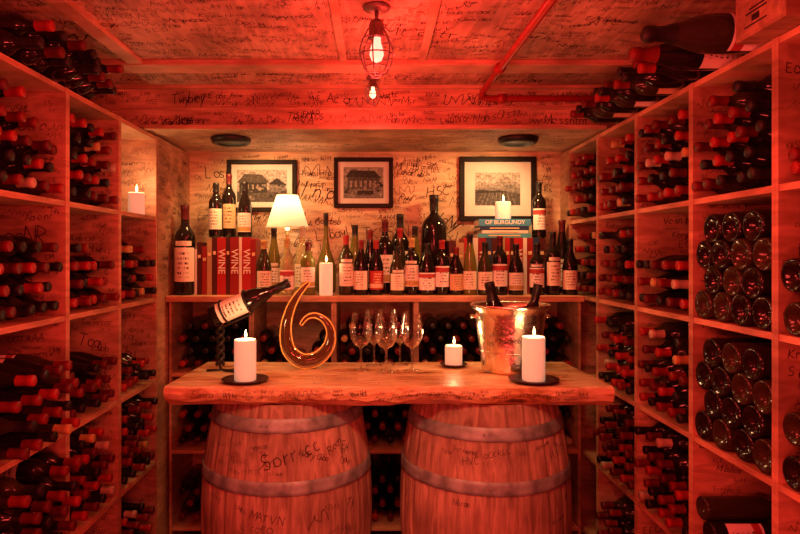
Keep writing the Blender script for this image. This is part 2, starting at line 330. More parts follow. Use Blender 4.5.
for k,p in PR.items():
    for gi,g in enumerate(('glass_dark','glass_green','glass_pale','glass_olive')): BM[k,gi]=lm('bottle_'+k,p,M[g],24)
    cp=[(.0160,.252),(.0150,.256),(.0148,.282),(.0164,.285),(.0164,.3),(.0145,.3015),(0,.3015)]
    if k in('champagne','magnum'):
        q=1.08 if k=='magnum' else 1; cp=[(a*q,b_*q) for a,b_ in [(.024,.24),(.0178,.262),(.0162,.282),(.0188,.286),(.0188,.303),(.0155,.3085),(0,.3085)]]
    for ci,c in enumerate(caps): CM[k,ci]=lm('capsule',cp,c,18)
    r=RAD[k]+.0007; z0,z1={'bordeaux':(.045,.158),'squat':(.025,.08),'hock':(.028,.118),'round':(.05,.12)}.get(k,(.030,.132))
    for li,l in enumerate(labs):
        LM[k,li]=lm('bottle_label',[(r,z0),(r,z1)],l,16,a0=math.radians(-90-72),a1=math.radians(-90+72))
        LM[k,li,'n']=lm('neck_label',[(r,z1+.006),(r,z1+.022)],l,16,a0=math.radians(-90-50),a1=math.radians(-90+50))
GN={'bordeaux':'straight-sided','burgundy':'slope-shouldered','champagne':'heavy sparkling-wine','magnum':'wide sparkling-wine','hock':'slim tall-necked','squat':'wide-bodied','round':'round-shouldered'}
CN=['bright red','burgundy','black','dark red','gold','cream']; LN=['cream','white','tan','red','ivory','black']
def bottle(kind,loc,rot=(0,0,0),gi=0,ci=0,li=None,scale=1,label=None,group=None,lt=None):
    o=obj('wine_bottle',BM[kind,gi],loc,rot,scale=scale); 
    obj('foil_capsule',CM[kind,ci],parent=o)
    if li is not None: obj('bottle_label',LM[kind,li],parent=o)
    tag(o,label,'wine bottle',group); return o
specs=[]
def cell(axis,s,a,b_,zf,rows,kind='bordeaux',out=False,drop=.10,tip=1.06,lab=False):
    r=RAD[kind]; Lb=LEN[kind]
    w=(b_-a)-.028; n=int(w/(2*r+.0005)); step=(w-2*r)/(n-1) if n>1 else 0
    h=math.sqrt(max((2*r+.0005)**2-(step/2)**2,0)) if n>1 else 2*r; maxr=int((.365-2*r)/h)+1; rows=min(rows,maxr)
    miss=set()
    for k in range(rows):
        m=n if k%2==0 else n-1; off=0 if k%2==0 else step/2; new=set(); rj=R.uniform(-.008,.008)
        for i in range(m):
            if k>0:
                sup=((i,i+1) if k%2 else (i-1,i)); bad=any((j in miss) for j in sup if 0<=j<(n if k%2 else n-1))
                if bad or (k>=rows-2 and R.random()<drop): new.add(i); continue
            c=a+.014+r+off+i*step; z=zf+r+.0006+k*h; j=rj+R.uniform(-.018,.010)
            if axis=='x':
                if not out: loc=(s*(min(tip+j+Lb,1.415)),c,z); rot=(0,-s*math.pi/2,0)
                else: loc=(s*(1.052+abs(j)*.4),c,z); rot=(0,s*math.pi/2,0)
            else: loc=(c,3.07+j+Lb,z); rot=(math.pi/2,0,0)
            specs.append((c if axis=='x' else 3.2,kind,loc,rot,out,s,lab))
        miss=new
F=[z+.009 for z in ZL]
Lrows=[[0,5,4,4,5],[4,5,3,4,5],[4,5,2,4,0]]
for ci,(a,b_) in enumerate(LC):
    for l in range(5):
        if Lrows[ci][l]: cell('x',-1,a,b_,F[l],Lrows[ci][l],R.choice(['bordeaux','bordeaux','burgundy']),lab=(l<3),tip=.985 if (ci==0 and l<3) else 1.055)
Rrows=[[0,4,4,4,4],[0,3,4,4,5],[4,5,5,3,5],[4,5,5,5,5],[0,0,0,5,5]]
for ci,(a,b_) in enumerate(RC):
    for l in range(5):
        n=Rrows[ci][l]
        if not n: continue
        if ci==1 and l in (2,3): cell('x',1,a,b_,F[l],n,'magnum',out=True,drop=.0)
        elif ci==1 and l==1: cell('x',1,a,b_,F[l],n,'bordeaux',out=True,drop=.1,lab=True)
        elif ci==0: cell('x',1,a+.17,b_,F[l],n,'champagne' if l in(2,3) else 'bordeaux',out=l in(2,3),drop=0)
        else: cell('x',1,a,b_,F[l],n,R.choice(['bordeaux','bordeaux','burgundy']),lab=(l<2),tip=1.04)
brow={2:[4,3,4,4,4],1:[3,4,5,3,4],0:[3,3,4,3,3]}
for l,rr in brow.items():
    for i in range(5): cell('y',0,BX[i],BX[i+1],F[l],rr[i],'bordeaux')
specs.sort(key=lambda q:q[0])
NI=230; rest=[]
for n,(d,kind,loc,rot,out,s,lab) in enumerate(specs):
    ci=R.choices([0,1,2,3,4,5],[4,4,5,5,.6,.6])[0]; gi=0 if R.random()<.7 else 1
    if n<NI:
        li=R.choice([0,1,4,0,None]) if lab else None
        if out: lb='dark %s bottle lying with its base facing out'%GN[kind]
        else: lb='dark %s bottle lying with %s foil cap'%(GN[kind],CN[ci])
        bottle(kind,loc,rot,gi,ci,li,1,lb,'bottles lying in the wine racks')
    else: rest.append((kind,loc,rot,gi,ci))
V=[];Fc=[];MI=[];mats=[M['glass_dark'],M['glass_green']]+caps
for kind,loc,rot,gi,ci in rest:
    T=Matrix.Translation(loc)@Euler(rot).to_matrix().to_4x4()
    for me,mi in ((BM[kind,gi],gi),(CM[kind,ci],2+ci)):
        o=len(V); V+=[T@v.co for v in me.vertices]
        for p in me.polygons: Fc.append(tuple(i+o for i in p.vertices)); MI.append(mi)
so=obj('wine_bottle_stacks',mesh('wine_bottle_stacks',V,Fc,mats,True,MI)); tag(so,'stacked dark wine bottles filling the farther rack cells','wine bottles','bottles lying in the farther racks','stuff')
# bottles on top of racks
def top(s,d,layer,tip,kind='bordeaux',scale=1,ci=0,li=None,gi=0,lt=None):
    Lb=LEN[kind]*scale
    z=2.0705+RAD[kind]*scale+layer
    bottle(kind,(s*(tip+Lb),d,z),(0,-s*math.pi/2,0),gi,ci,li,scale,'%s bottle with %s cap lying on the rack top'%(GN[kind],CN[ci]),'bottles lying on top of the racks',lt)
for i in range(7): top(-1,1.72+i*.082,0,R.uniform(.9,.96),ci=R.choice([2,2,1,3]),li=R.choice([None,0]))
for i in range(6): top(-1,1.761+i*.082,.0645,R.uniform(.9,.96),ci=[0,2,1,2,2,3][i])
for i in range(7): top(1,2.05+i*.090,0,.84+R.uniform(-.03,.03),ci=[2,3,2,0,1,2,3][i],li=[None,2,None,4,None,2,None][i],gi=i%2)
for i in (0,1,3,4): top(1,2.095+i*.090,.0600,.90+R.uniform(-.03,.02),ci=[3,2,0,1,2][i],gi=i%2)
top(1,1.70,0,.76,'champagne',1.28,2,1,1)
top(1,1.855,0,.79,'champagne',1.15,3,0,0)
top(1,1.955,0,.86,'burgundy',1,0,None,0)
# crate
e=empty('wooden_wine_crate',(1.18,1.50,2.0705)); tag(e,'small pine wine crate with dark stamp on rack top','wooden crate')
cx0,cx1,cy0,cy1,cz0,cz1=.98,1.38,1.43,1.63,2.0715,2.225
box('bottom_board',cx0,cx1,cy0,cy1,cz0,cz0+.01,M['crate'],e)
box('side_board',cx0,cx1,cy0,cy0+.012,cz0+.01,cz1,M['crate'],e); box('side_board',cx0,cx1,cy1-.012,cy1,cz0+.01,cz1,M['crate'],e)
box('end_board',cx0,cx0+.012,cy0+.012,cy1-.012,cz0+.01,cz1,M['crate'],e); box('end_board',cx1-.012,cx1,cy0+.012,cy1-.012,cz0+.01,cz1,M['crate'],e)
box('lid',cx0-.003,cx1,cy0,cy1,cz1,cz1+.01,M['crate'],e)
for yy0,yy1,z0,z1 in ((1.50,1.59,2.098,2.101),(1.53,1.56,2.108,2.124),(1.50,1.585,2.130,2.134),(1.51,1.57,2.140,2.144)):
    v,f=boxvf(cx0-.0015,cx0,yy0,yy1,z0,z1); obj('stamp',mesh('stamp',v,f,M['inks']),-e.location,parent=e)
# ---------------------------------------------------------------- standing bottles on counter
def X(px,d): return (px-375)*d/600
CT=1.2955
stand=[ # px, d, top-y, kind, gi, ci, li
(170,3.16,238,'bordeaux',0,2,None),(185,3.09,205,'bordeaux',0,1,0),
(264,3.09,240,'burgundy',1,4,0),(287,3.09,238,'burgundy',2,4,1),(274,3.21,228,'hock',3,2,4),(302,3.20,226,'burgundy',2,5,0),(308,3.08,242,'bordeaux',3,1,4),
(326,3.26,213,'squat',3,2,None),(346,3.09,235,'bordeaux',1,0,0),(361,3.09,240,'burgundy',0,3,0),(355,3.21,225,'hock',3,2,1),(376,3.10,240,'burgundy',0,0,3),
(370,3.21,230,'hock',0,3,0),(385,3.21,220,'bordeaux',0,1,4),(397,3.09,246,'burgundy',1,2,0),(412,3.10,238,'bordeaux',0,4,4),(400,3.33,214,'bordeaux',0,2,0),(400,3.21,228,'hock',1,0,1),(415,3.21,226,'hock',3,2,4),(427,3.09,243,'champagne',0,2,1),(442,3.09,240,'bordeaux',0,0,1),
(434,3.31,195,'round',0,2,None),(456,3.09,247,'burgundy',0,3,2),(470,3.08,234,'hock',3,2,0),(485,3.08,242,'burgundy',1,2,0),(500,3.08,236,'bordeaux',0,1,1),(516,3.08,244,'burgundy',0,2,4),
(537,3.08,243,'bordeaux',0,2,1),(553,3.09,232,'bordeaux',0,2,0),(570,3.09,239,'burgundy',0,2,0),(562,3.24,220,'hock',0,1,4)]
for px,d,ty,k,gi,ci,li in stand:
    h=(1.5+(255-ty)*d/600)-CT; sc=h/LEN[k]
    s3=(1,1,sc) if (sc<1.2 or (k=='squat' and sc<1.5)) else (sc*.9,)*2+(sc,)
    if k=='squat': s3=(s3[0]*.85,s3[1]*.85,s3[2]) if sc>1.1 else (.66,.66,sc)
    o=bottle(k,(X(px,d),d,CT),(0,0,R.uniform(-.35,.35)),gi,ci,li,s3,'%s%s standing bottle with %s'%('large ' if sc>1.2 else '',('pale ' if gi==2 else 'olive ' if gi==3 else 'dark ')+GN[k],('%s label'%LN[li]) if li is not None else 'no label'),'bottles standing on the counter')
    if li is not None and k!='squat' and R.random()<.35: obj('neck_label',LM[k,li,'n'],parent=o)
BT=CT+.295
for px,d,ty,k,gi,ci,li in [(216,3.17,183,'bordeaux',0,2,0),(229,3.24,174,'bordeaux',0,1,2),(245,3.17,182,'burgundy',0,2,4)]:
    h=(1.5+(255-ty)*d/600)-BT-.001; bottle(k,(X(px,d),d,BT+.001),(0,0,R.uniform(-.2,.2)),gi,ci,li,(1,1,h/.3015),'dark bottle with %s label standing on upright books'%LN[li],'bottles standing on the books')
bottle('bordeaux',(X(539,3.25),3.25,BT+.001),(0,0,.1),0,2,1,(1,1,1.0),'dark bottle with white label standing on upright books','bottles standing on the books')
# ---------------------------------------------------------------- books
def textmesh(s,size,m,name='spine_lettering'):
    c=D.curves.new('t','FONT'); c.body=s; c.size=size; c.align_x='CENTER'; c.align_y='CENTER'; c.extrude=.0003; c.offset=.0004
    o=D.objects.new('t',c); link(o); bpy.context.view_layer.update()
    me=D.meshes.new_from_object(o.evaluated_get(bpy.context.evaluated_depsgraph_get())); D.objects.remove(o); me.name=name
    me.materials.clear(); me.materials.append(m); return me
gold=mat('gold_lettering',(.85,.7,.4),.4,.2); white=mat('white_lettering',(.9,.84,.74),.5)
cov={n:mat('book_cover_'+n,c,.45,var=.05) for n,c in dict(red=(.28,.015,.015),dark=(.07,.012,.012),white=(.8,.75,.68),teal=(.08,.4,.5),blue=(.07,.3,.5),navy=(.02,.05,.12),tan=(.45,.3,.16),crimson=(.42,.02,.02)).items()}
RB=Matrix(((0,1,0),(0,0,-1),(-1,0,0))).to_euler()
def book(px0,px1,d,h,c,depth=.2,txt=None,tm=None,grp='upright books on the counter',z=CT):
    x0,x1=X(px0,d)+.0006,X(px1,d)-.0006; w=x1-x0; t=.0025
    v,f=merge([boxvf(-w/2,-w/2+t,0,depth,0,h),boxvf(w/2-t,w/2,0,depth,0,h),boxvf(-w/2,w/2,-.001,t,0,h)])
    o=obj('book',mesh('book_cover',v,f,cov[c]),((x0+x1)/2,d,z))
    v,f=boxvf(-w/2+t,w/2-t,t,depth-.005,.003,h-.004); obj('pages',mesh('pages',v,f,M['pages']),parent=o)
    if txt: obj('spine_lettering',textmesh(txt,min(w*1.15,.05),tm or white),(0,-.0018,h*.58),RB,o)
    else:
        v,f=boxvf(-w*.3,w*.3,-.002,-.0011,h*.70,h*.76); obj('spine_band',mesh('spine_band',v,f,gold),parent=o)
    tag(o,'%s hardcover book%s standing on the counter'%(c,' with WINE on its spine' if txt=='WINE' else ''),'book',grp)
for a,b_,c,tx,h in [(191,197,'white',None,.235),(197,202,'dark',None,.27),(202,207,'red',None,.25),(207,212,'tan',None,.285),(212,217,'dark',None,.295),(217,226,'crimson','WINE',.295),(226,230,'dark',None,.295),(230,239,'red','WINE',.295),(239,242,'white',None,.295),(242,251,'crimson','WINE',.295),(251,256,'red',None,.285)]:
    book(a,b_,3.085,h,c,.22,tx)
for a,b_,c,tx,h in [(449,456,'dark',None,.28),(456,464,'tan',None,.27),(464,470,'crimson',None,.295),(470,478,'white',None,.295),(478,486,'red','WINE',.295),(486,492,'navy',None,.295),(492,498,'dark',None,.295),(498,505,'tan',None,.295),(505,510,'crimson',None,.295),(510,514,'dark',None,.295),(514,523,'crimson','WINE',.295),(523,527,'white',None,.295),(527,533,'red',None,.295),(533,539,'navy',None,.295),(539,545,'dark',None,.295)]:
    book(a,b_,3.16,h,c,.2,tx)
zz=BT+.001
for i,(a,b_,c,hh,tx) in enumerate([(478,531,'teal',.022,None),(482,528,'white',.016,None),(480,529,'navy',.022,None),(479,531,'blue',.036,'OF BURGUNDY')]):
    d=3.165; x0,x1=X(a,d),X(b_,d); w=x1-x0; t=.0025
    v,f=merge([boxvf(-w/2,w/2,0,.18,0,t),boxvf(-w/2,w/2,0,.18,hh-t,hh),boxvf(-w/2,w/2,-.001,t,0,hh)])
    o=obj('book',mesh('book_cover',v,f,cov[c]),((x0+x1)/2,d,zz),(0,0,0))
    v,f=boxvf(-w/2+.004,w/2-.004,t,.178,t,hh-t); obj('pages',mesh('pages',v,f,M['pages']),parent=o)
    if tx: obj('spine_lettering',textmesh(tx,.030,white),(0,-.0018,hh/2),(math.pi/2,0,0),o)
    else:
        v,f=boxvf(-w*.3,w*.3,-.002,-.0011,hh*.35,hh*.62); obj('spine_band',mesh('spine_band',v,f,gold),parent=o)
    tag(o,'%s hardcover book lying flat in a stack%s'%(c,' with OF BURGUNDY lettering' if tx else ''),'book','stacked flat books'); zz+=hh+.0008
# ---------------------------------------------------------------- candles
def plight(loc,e,c,r=.03,name='light'):
    l=D.lights.new(name,'POINT'); l.energy=e; l.color=c; l.shadow_soft_size=r; return obj(name,l,loc)
def candle(x,y,z,r,h,label,lit=True,e=1.2):
    prof=[(0,0),(r*.97,0),(r,.004),(r,h-.006),(r*.93,h),(r*.8,h-.004),(r*.3,h-.010),(0,h-.011)]
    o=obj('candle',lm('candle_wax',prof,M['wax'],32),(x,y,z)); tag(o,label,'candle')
    v,f=tube([(0,0,h-.012),(.001,0,h),(.002,0,h+.008)],.0012,6); obj('wick',mesh('wick',v,f,M['wick']),parent=o)
    if lit:
        obj('flame',lm('flame',[(0,0),(.003,.004),(.005,.010),(.0042,.018),(.002,.027),(0,.033)],M['flame'],12),(.002,0,h+.004),parent=o)
        plight((x,y,z+h+.05),e,(1,.55,.25),.02,'candle_light')
    return o
def plate(x,y,z,r,label):
    o=obj('candle_plate',lm('plate',[(0,0),(r*.7,0),(r*.75,.003),(r,.012),(r*.98,.015),(r*.72,.007),(0,.006)],M['plate'],40),(x,y,z)); tag(o,label,'plate')
TZ=1.0205
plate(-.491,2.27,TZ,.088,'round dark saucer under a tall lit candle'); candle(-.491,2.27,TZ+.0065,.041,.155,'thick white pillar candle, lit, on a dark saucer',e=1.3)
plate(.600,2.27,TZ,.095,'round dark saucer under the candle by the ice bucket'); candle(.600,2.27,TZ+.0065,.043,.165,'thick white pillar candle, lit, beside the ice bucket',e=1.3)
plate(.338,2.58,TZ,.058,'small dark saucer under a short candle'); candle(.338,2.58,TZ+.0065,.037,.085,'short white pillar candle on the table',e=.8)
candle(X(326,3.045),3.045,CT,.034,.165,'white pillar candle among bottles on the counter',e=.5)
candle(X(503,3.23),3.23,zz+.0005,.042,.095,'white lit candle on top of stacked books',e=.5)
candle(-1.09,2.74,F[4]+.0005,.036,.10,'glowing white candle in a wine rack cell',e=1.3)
# ---------------------------------------------------------------- lamp
lx,ly=X(287,3.25),3.265
e=empty('table_lamp',(lx,ly,CT)); tag(e,'small table lamp with cream shade behind bottles','table lamp')
obj('base',lm('lamp_base',[(0,0),(.05,0),(.052,.01),(.02,.02),(.012,.035),(.012,.06),(.025,.09),(.028,.13),(.016,.18),(.009,.21),(.009,.31),(.006,.33),(0,.33)],M['brass'],24),parent=e)
obj('bulb',lm('bulb',[(0,.0),(.012,.005),(.014,.025),(.026,.05),(.028,.07),(.018,.09),(0,.097)],M['bulbw'],16),(0,0,.335),parent=e)
shp=[(.116,.352),(.058,.53)]
v,f=lathe(shp,40); so_=obj('shade',mesh('shade',v,f,M['shade'],True),parent=e)
v,f=merge([tube([(.116*math.cos(a*math.pi/16),.116*math.sin(a*math.pi/16),.352) for a in range(32)],.002,6,True),tube([(.058*math.cos(a*math.pi/16),.058*math.sin(a*math.pi/16),.53) for a in range(32)],.002,6,True),tube([(-.058,0,.528),(.058,0,.528)],.0015,6),tube([(0,0,.42),(0,0,.54)],.003,6)])
obj('shade_frame',mesh('shade_frame',v,f,M['brass'],True),parent=e)
plight((lx,ly,CT+.47),1.6,(1,.66,.38),.03,'lamp_light')
# ---------------------------------------------------------------- frames
def frame(x0,x1,z0,z1,bd,idx,label,cream=.03):
    e=empty('framed_print',((x0+x1)/2,3.398,(z0+z1)/2)); tag(e,label,'framed picture','framed prints on the back wall'); hw,hh=(x1-x0)/2,(z1-z0)/2
    P=[]
    for (a,b_,c,d_) in ((-hw,hw,hh-bd,hh),(-hw,hw,-hh,-hh+bd),(-hw,-hw+bd,-hh+bd,hh-bd),(hw-bd,hw,-hh+bd,hh-bd)): P.append(boxvf(a,b_,-.022,0,c,d_))
    v,f=merge(P); o=obj('frame',mesh('frame',v,f,M['frame']),parent=e); bm=o.modifiers.new('b','BEVEL'); bm.width=.003
    v,f=boxvf(-hw+bd,hw-bd,-.010,-.002,-hh+bd,hh-bd); obj('mat_board',mesh('mat_board',v,f,M['matb']),parent=e)
    iw,ih=hw-bd-cream,hh-bd-cream; polys=[]; rr=random.Random(idx+3)
    A=lambda pts,m,k:polys.append((pts,m,k))
    A([(-1,-1),(1,-1),(1,1),(-1,1)],'g1' if idx!=1 else 'g4',0)
    if idx==0:
        A([(-1,-1),(1,-1),(1,-.2),(-1,-.35)],'g5',1)
        A([(-.9,-.5),(.2,-.4),(.2,.25),(-.9,.25)],'g3',2); A([(-1,.2),(.3,.2),(0,.7),(-.7,.75)],'g5',3); A([(.3,-.4),(.95,-.3),(.95,.1),(.3,.15)],'g2',2); A([(.25,.1),(1,.05),(.6,.5)],'g3',3)
        for k in range(5): A([(-.8+k*.2,-.2),(-.72+k*.2,-.2),(-.72+k*.2,.08),(-.8+k*.2,.08)],'g4',4)
    elif idx==1:
        A([(-1,-1),(1,-1),(1,-.3),(-1,-.2)],'g2',1); A([(-.8,-.4),(.8,-.4),(.8,.4),(-.8,.4)],'g5',2); A([(-.9,.38),(.9,.3),(.55,.75),(-.65,.8)],'g3',3)
        for k in range(6): A([(-.68+k*.24,-.3),(-.56+k*.24,-.3),(-.56+k*.24,.12),(-.68+k*.24,.12)],'g4',4)
        A([(-.3,-.8),(.5,-.75),(.5,-.5),(-.3,-.5)],'g3',4)
    else:
        A([(-1,.05),(-.6,.45),(-.35,.3),(-.1,.4),(.35,.8),(.6,.55),(1,.25),(1,-.4),(-1,-.4)],'g4',1); A([(-1,-.1),(-.5,.15),(0,.05),(.5,.3),(1,.0),(1,-.5),(-1,-.5)],'g2',1.5); A([(-1,-1),(1,-1),(1,-.3),(.3,-.15),(-1,-.05)],'g5',2)
        for k in range(9): A([(-1+k*.22,-1),(-.95+k*.22,-1),(-.62+k*.15,-.2),(-.65+k*.15,-.2)],'g2',3)
        A([(-1,-.2),(-.7,-.05),(-.3,-.12),(0,-.08),(.4,-.14),(.4,-.2),(-1,-.26)],'g3',3.5)
    for k in range(26 if idx<2 else 5):
        cx,cy=rr.uniform(-.9,.9),rr.uniform(-.85,.1 if idx<2 else -.5); q=rr.uniform(.04,.13)*(1 if idx<2 else .6)
        A([(cx+q*math.cos(a*math.pi/3)*rr.uniform(.6,1),cy+q*1.2*math.sin(a*math.pi/3)*rr.uniform(.6,1)) for a in range(6)],rr.choice(['g3','g5','g2','g4'] if idx<2 else ['g3','g5']),6+k*.1)
    v=[];f=[];mi=[];mt=['g1','g2','g3','g4','g5']
    for pts,m,k in polys:
        o_=len(v); v+=[(max(-1,min(1,p[0]))*iw,-.0105-k*.0003,max(-1,min(1,p[1]))*ih) for p in pts]; f.append(tuple(range(o_,len(v)))); mi.append(mt.index(m))
    obj('print',mesh('print',v,f,[M[q] for q in mt],False,mi),parent=e)
frame(-.836,-.441,1.743,2.037,.026,0,'black framed photo of old buildings on writing-covered wall')
frame(-.232,.102,1.766,2.05,.024,1,'black framed print of a winery building')
frame(.475,.91,1.69,2.055,.030,2,'large black framed print of vineyard hills',.06)
for px in (231,518):
    x=X(px,3.0); e=empty('downlight',(x,3.0,2.084)); tag(e,'round black downlight fixed under the soffit','ceiling light','black downlights under the soffit')
    obj('housing',lm('housing',[(0,0),(.098,0),(.1,-.008),(.09,-.028),(.07,-.03),(.066,-.02),(0,-.02)],M['blackp'],32),parent=e)
    obj('lens',lm('lens',[(0,-.0215),(.064,-.0215),(.064,-.0205),(0,-.0205)],M['lens'],24),parent=e)
def spot(loc,tgt,e,c,ang=100,r=.04,blend=.6,name='spot'):
    l=D.lights.new(name,'SPOT'); l.energy=e; l.color=c; l.spot_size=math.radians(ang); l.spot_blend=blend; l.shadow_soft_size=r
    o=obj(name,l,loc); o.rotation_euler=(Vector(tgt)-Vector(loc)).to_track_quat('-Z','Y').to_euler(); return o
for px in (231,518): spot((X(px,3.0),3.0,2.045),(X(px,3.0)*.75,3.35,1.5),20,(1,.50,.18),150,.04,.8,'downlight_beam')
# ---------------------------------------------------------------- cage lights
def cagelight(x,y,z0,h,label,bm,sc=1):
    e=empty('cage_light',(x,y,z0)); tag(e,label,'ceiling light','caged bulbs hanging from the ceiling')
    obj('canopy',lm('canopy',[(0,0),(.04*sc,0),(.038*sc,-.008),(.018*sc,-.014),(0,-.014)],M['cage'],24),parent=e)
    s0=-h+.15*sc
    v,f=tube([(0,0,-.012),(0,0,s0+.005)],.006*sc,10); obj('stem',mesh('stem',v,f,M['cage'],True),parent=e)
    obj('socket',lm('socket',[(0,0.01),(.018*sc,.008),(.022*sc,-.005),(.022*sc,-.035*sc),(.026*sc,-.04*sc),(0,-.04*sc)],M['cage'],20),(0,0,s0),parent=e)
    obj('bulb',lm('bulb',[(.012*sc,0),(.012*sc,-.012*sc),(.019*sc,-.035*sc),(.020*sc,-.048*sc),(.014*sc,-.063*sc),(0,-.070*sc)],bm,20),(0,0,s0-.04*sc),parent=e)
    P=[]
    for k in range(6):
        a=k*math.pi/3+.3; ca,sa=math.cos(a),math.sin(a)
        P.append(tube(spline([(r*sc*ca,r*sc*sa,s0+q*sc) for r,q in [(.024,-.015),(.045,-.06),(.048,-.09),(.034,-.13),(.012,-.148)]],4),.0018*sc+.0003,6))
    for r,q in ((.0405,-.045),(.0485,-.09),(.036,-.125),(.012,-.148)):
        P.append(tube([(r*sc*math.cos(a*math.pi/12),r*sc*math.sin(a*math.pi/12),s0+q*sc) for a in range(24)],.0018*sc+.0003,6,True))
    v,f=merge(P); obj('wire_cage',mesh('wire_cage',v,f,M['cage'],True),parent=e)
RED=(1,.060,.046)
cagelight(.005,1.86,CZ-.0005,.218,'dark wire cage light with glowing red bulb',M['bulb'],1.1)
cagelight(-.01,2.60,CZ-.0005,.12,'smaller wire cage light with warm bulb near the header',M['bulbw'],.7)
cagelight(.01,1.0,CZ-.0005,.218,'dark wire cage light with glowing red bulb',M['bulb'],1.1)
plight((.005,1.86,1.95),10,RED,.05,'red_lamp_or_fill')
plight((.09,1.93,2.13),2.6,(1,.03,.02),.04,'red_lamp_or_fill')
plight((-.01,2.52,2.06),3.5,(1,.06,.045),.04,'red_lamp_or_fill')
plight((.01,1.0,1.90),13,RED,.06,'red_lamp_or_fill')
plight((0,.0,1.7),27,RED,.1,'red_lamp_or_fill')  # added red fill just above the camera, no fixture there
plight((-.35,.7,.8),15,RED,.12,'red_lamp_or_fill')  # low red fill added to brighten the lower racks, no source modelled
plight((.35,.7,.8),15,RED,.12,'red_lamp_or_fill')  # matching low fill on the right, added without a fixture
plight((-.45,1.5,1.55),4.5,RED,.08,'red_lamp_or_fill')  # added side fill for the left racks, not tied to any bulb
plight((.45,1.5,1.55),4.5,RED,.08,'red_lamp_or_fill')  # added side fill for right racks and rack-top bottles, no lamp body
# pipe
e=empty('ceiling_pipe',(.49,1.7,2.22)); tag(e,'red painted pipe running under the ceiling','pipe')
path=[(.52,.2,2.22),(.50,1.6,2.22),(.475,2.63,2.22),(.475,2.665,2.213),(.483,2.68,2.205),(.51,2.685,2.20),(.6,2.685,2.20),(1.4,2.685,2.20)]
v,f=tube(path,.0145,14); obj('pipe_run',mesh('pipe_run',v,f,M['pipe'],True),-e.location,parent=e)
for p in ([(.482,2.30,2.22),(.480,2.35,2.22)],[(.55,2.685,2.2),(.585,2.685,2.2)]):
    v,f=tube(p,.021,14); obj('pipe_coupling',mesh('pipe_coupling',v,f,M['pipe'],True),-e.location,parent=e)
# ---------------------------------------------------------------- table slab
_r=random.Random(3); ns=[_r.uniform(-1,1) for _ in range(40)]
def nz(t,k): 
    q=t*k; i=int(q); w=q-i; w=w*w*(3-2*w); return ns[(i*7+k)%40]*(1-w)+ns[((i+1)*7+k)%40]*w
def sect(t):
    fy=2.187+.014*nz(t,9)+.007*nz(t,26)+.002*nz(t,71); by=2.69+.01*math.sin(t*7+2)
    m=.010+.010*nz(t,13)+.004*nz(t,47); bz=.9455; k1=.014*nz(t,17)+.006*nz(t,53)
    return [(by,1.02),(fy+.012,1.02),(fy+.003,1.015-.003*abs(nz(t,31))),(fy-.003+m*.3,.99+k1*.5),(fy+max(m,-.004),.965+k1*.6),(fy+.028+m,bz),(by-.01,bz)]
def slab():
    n=140; v=[];f=[]; x0,x1=-.764,.862
    for i in range(n+1):
        t=i/n; x=x0+(x1-x0)*t
        for (y,z) in sect(t):
            dx=0
            if i in (0,n): dx=(0.012*math.sin(y*31)+.004)*(1 if i==0 else -1)
            v.append((x+dx,y,z))
    k=7
    for i in range(n):
        for j in range(k): a=i*k+j;b_=i*k+(j+1)%k; f.append((a,b_,b_+k,a+k))
    f.append(tuple(range(k))); f.append(tuple(n*k+j for j in range(k))[::-1])
    return v,f
def edge(u,z):
    S=sect((u+.764)/1.626)[1:6]
    for (y0,z0),(y1,z1) in zip(S,S[1:]):
        if z<=z0 and z>=z1: w=(z0-z)/max(z0-z1,1e-5); return (u,y0*(1-w)+y1*w-.002,z)
    return (u,S[2][0]-.002,z)
v,f=slab(); sl=obj('table_slab',mesh('table_slab',v,f,M['slab'])); tag(sl,'live-edge pale wood slab tabletop resting on two barrels','table top')
handwriting('handwriting',lambda u,v:(u,v,1.0206),(-.72,.82),(2.22,2.66),60,(.012,.026),sl,61,.06)
handwriting('handwriting',edge,(-.70,.80),(.965,1.012),60,(.008,.016),sl,62,.09)
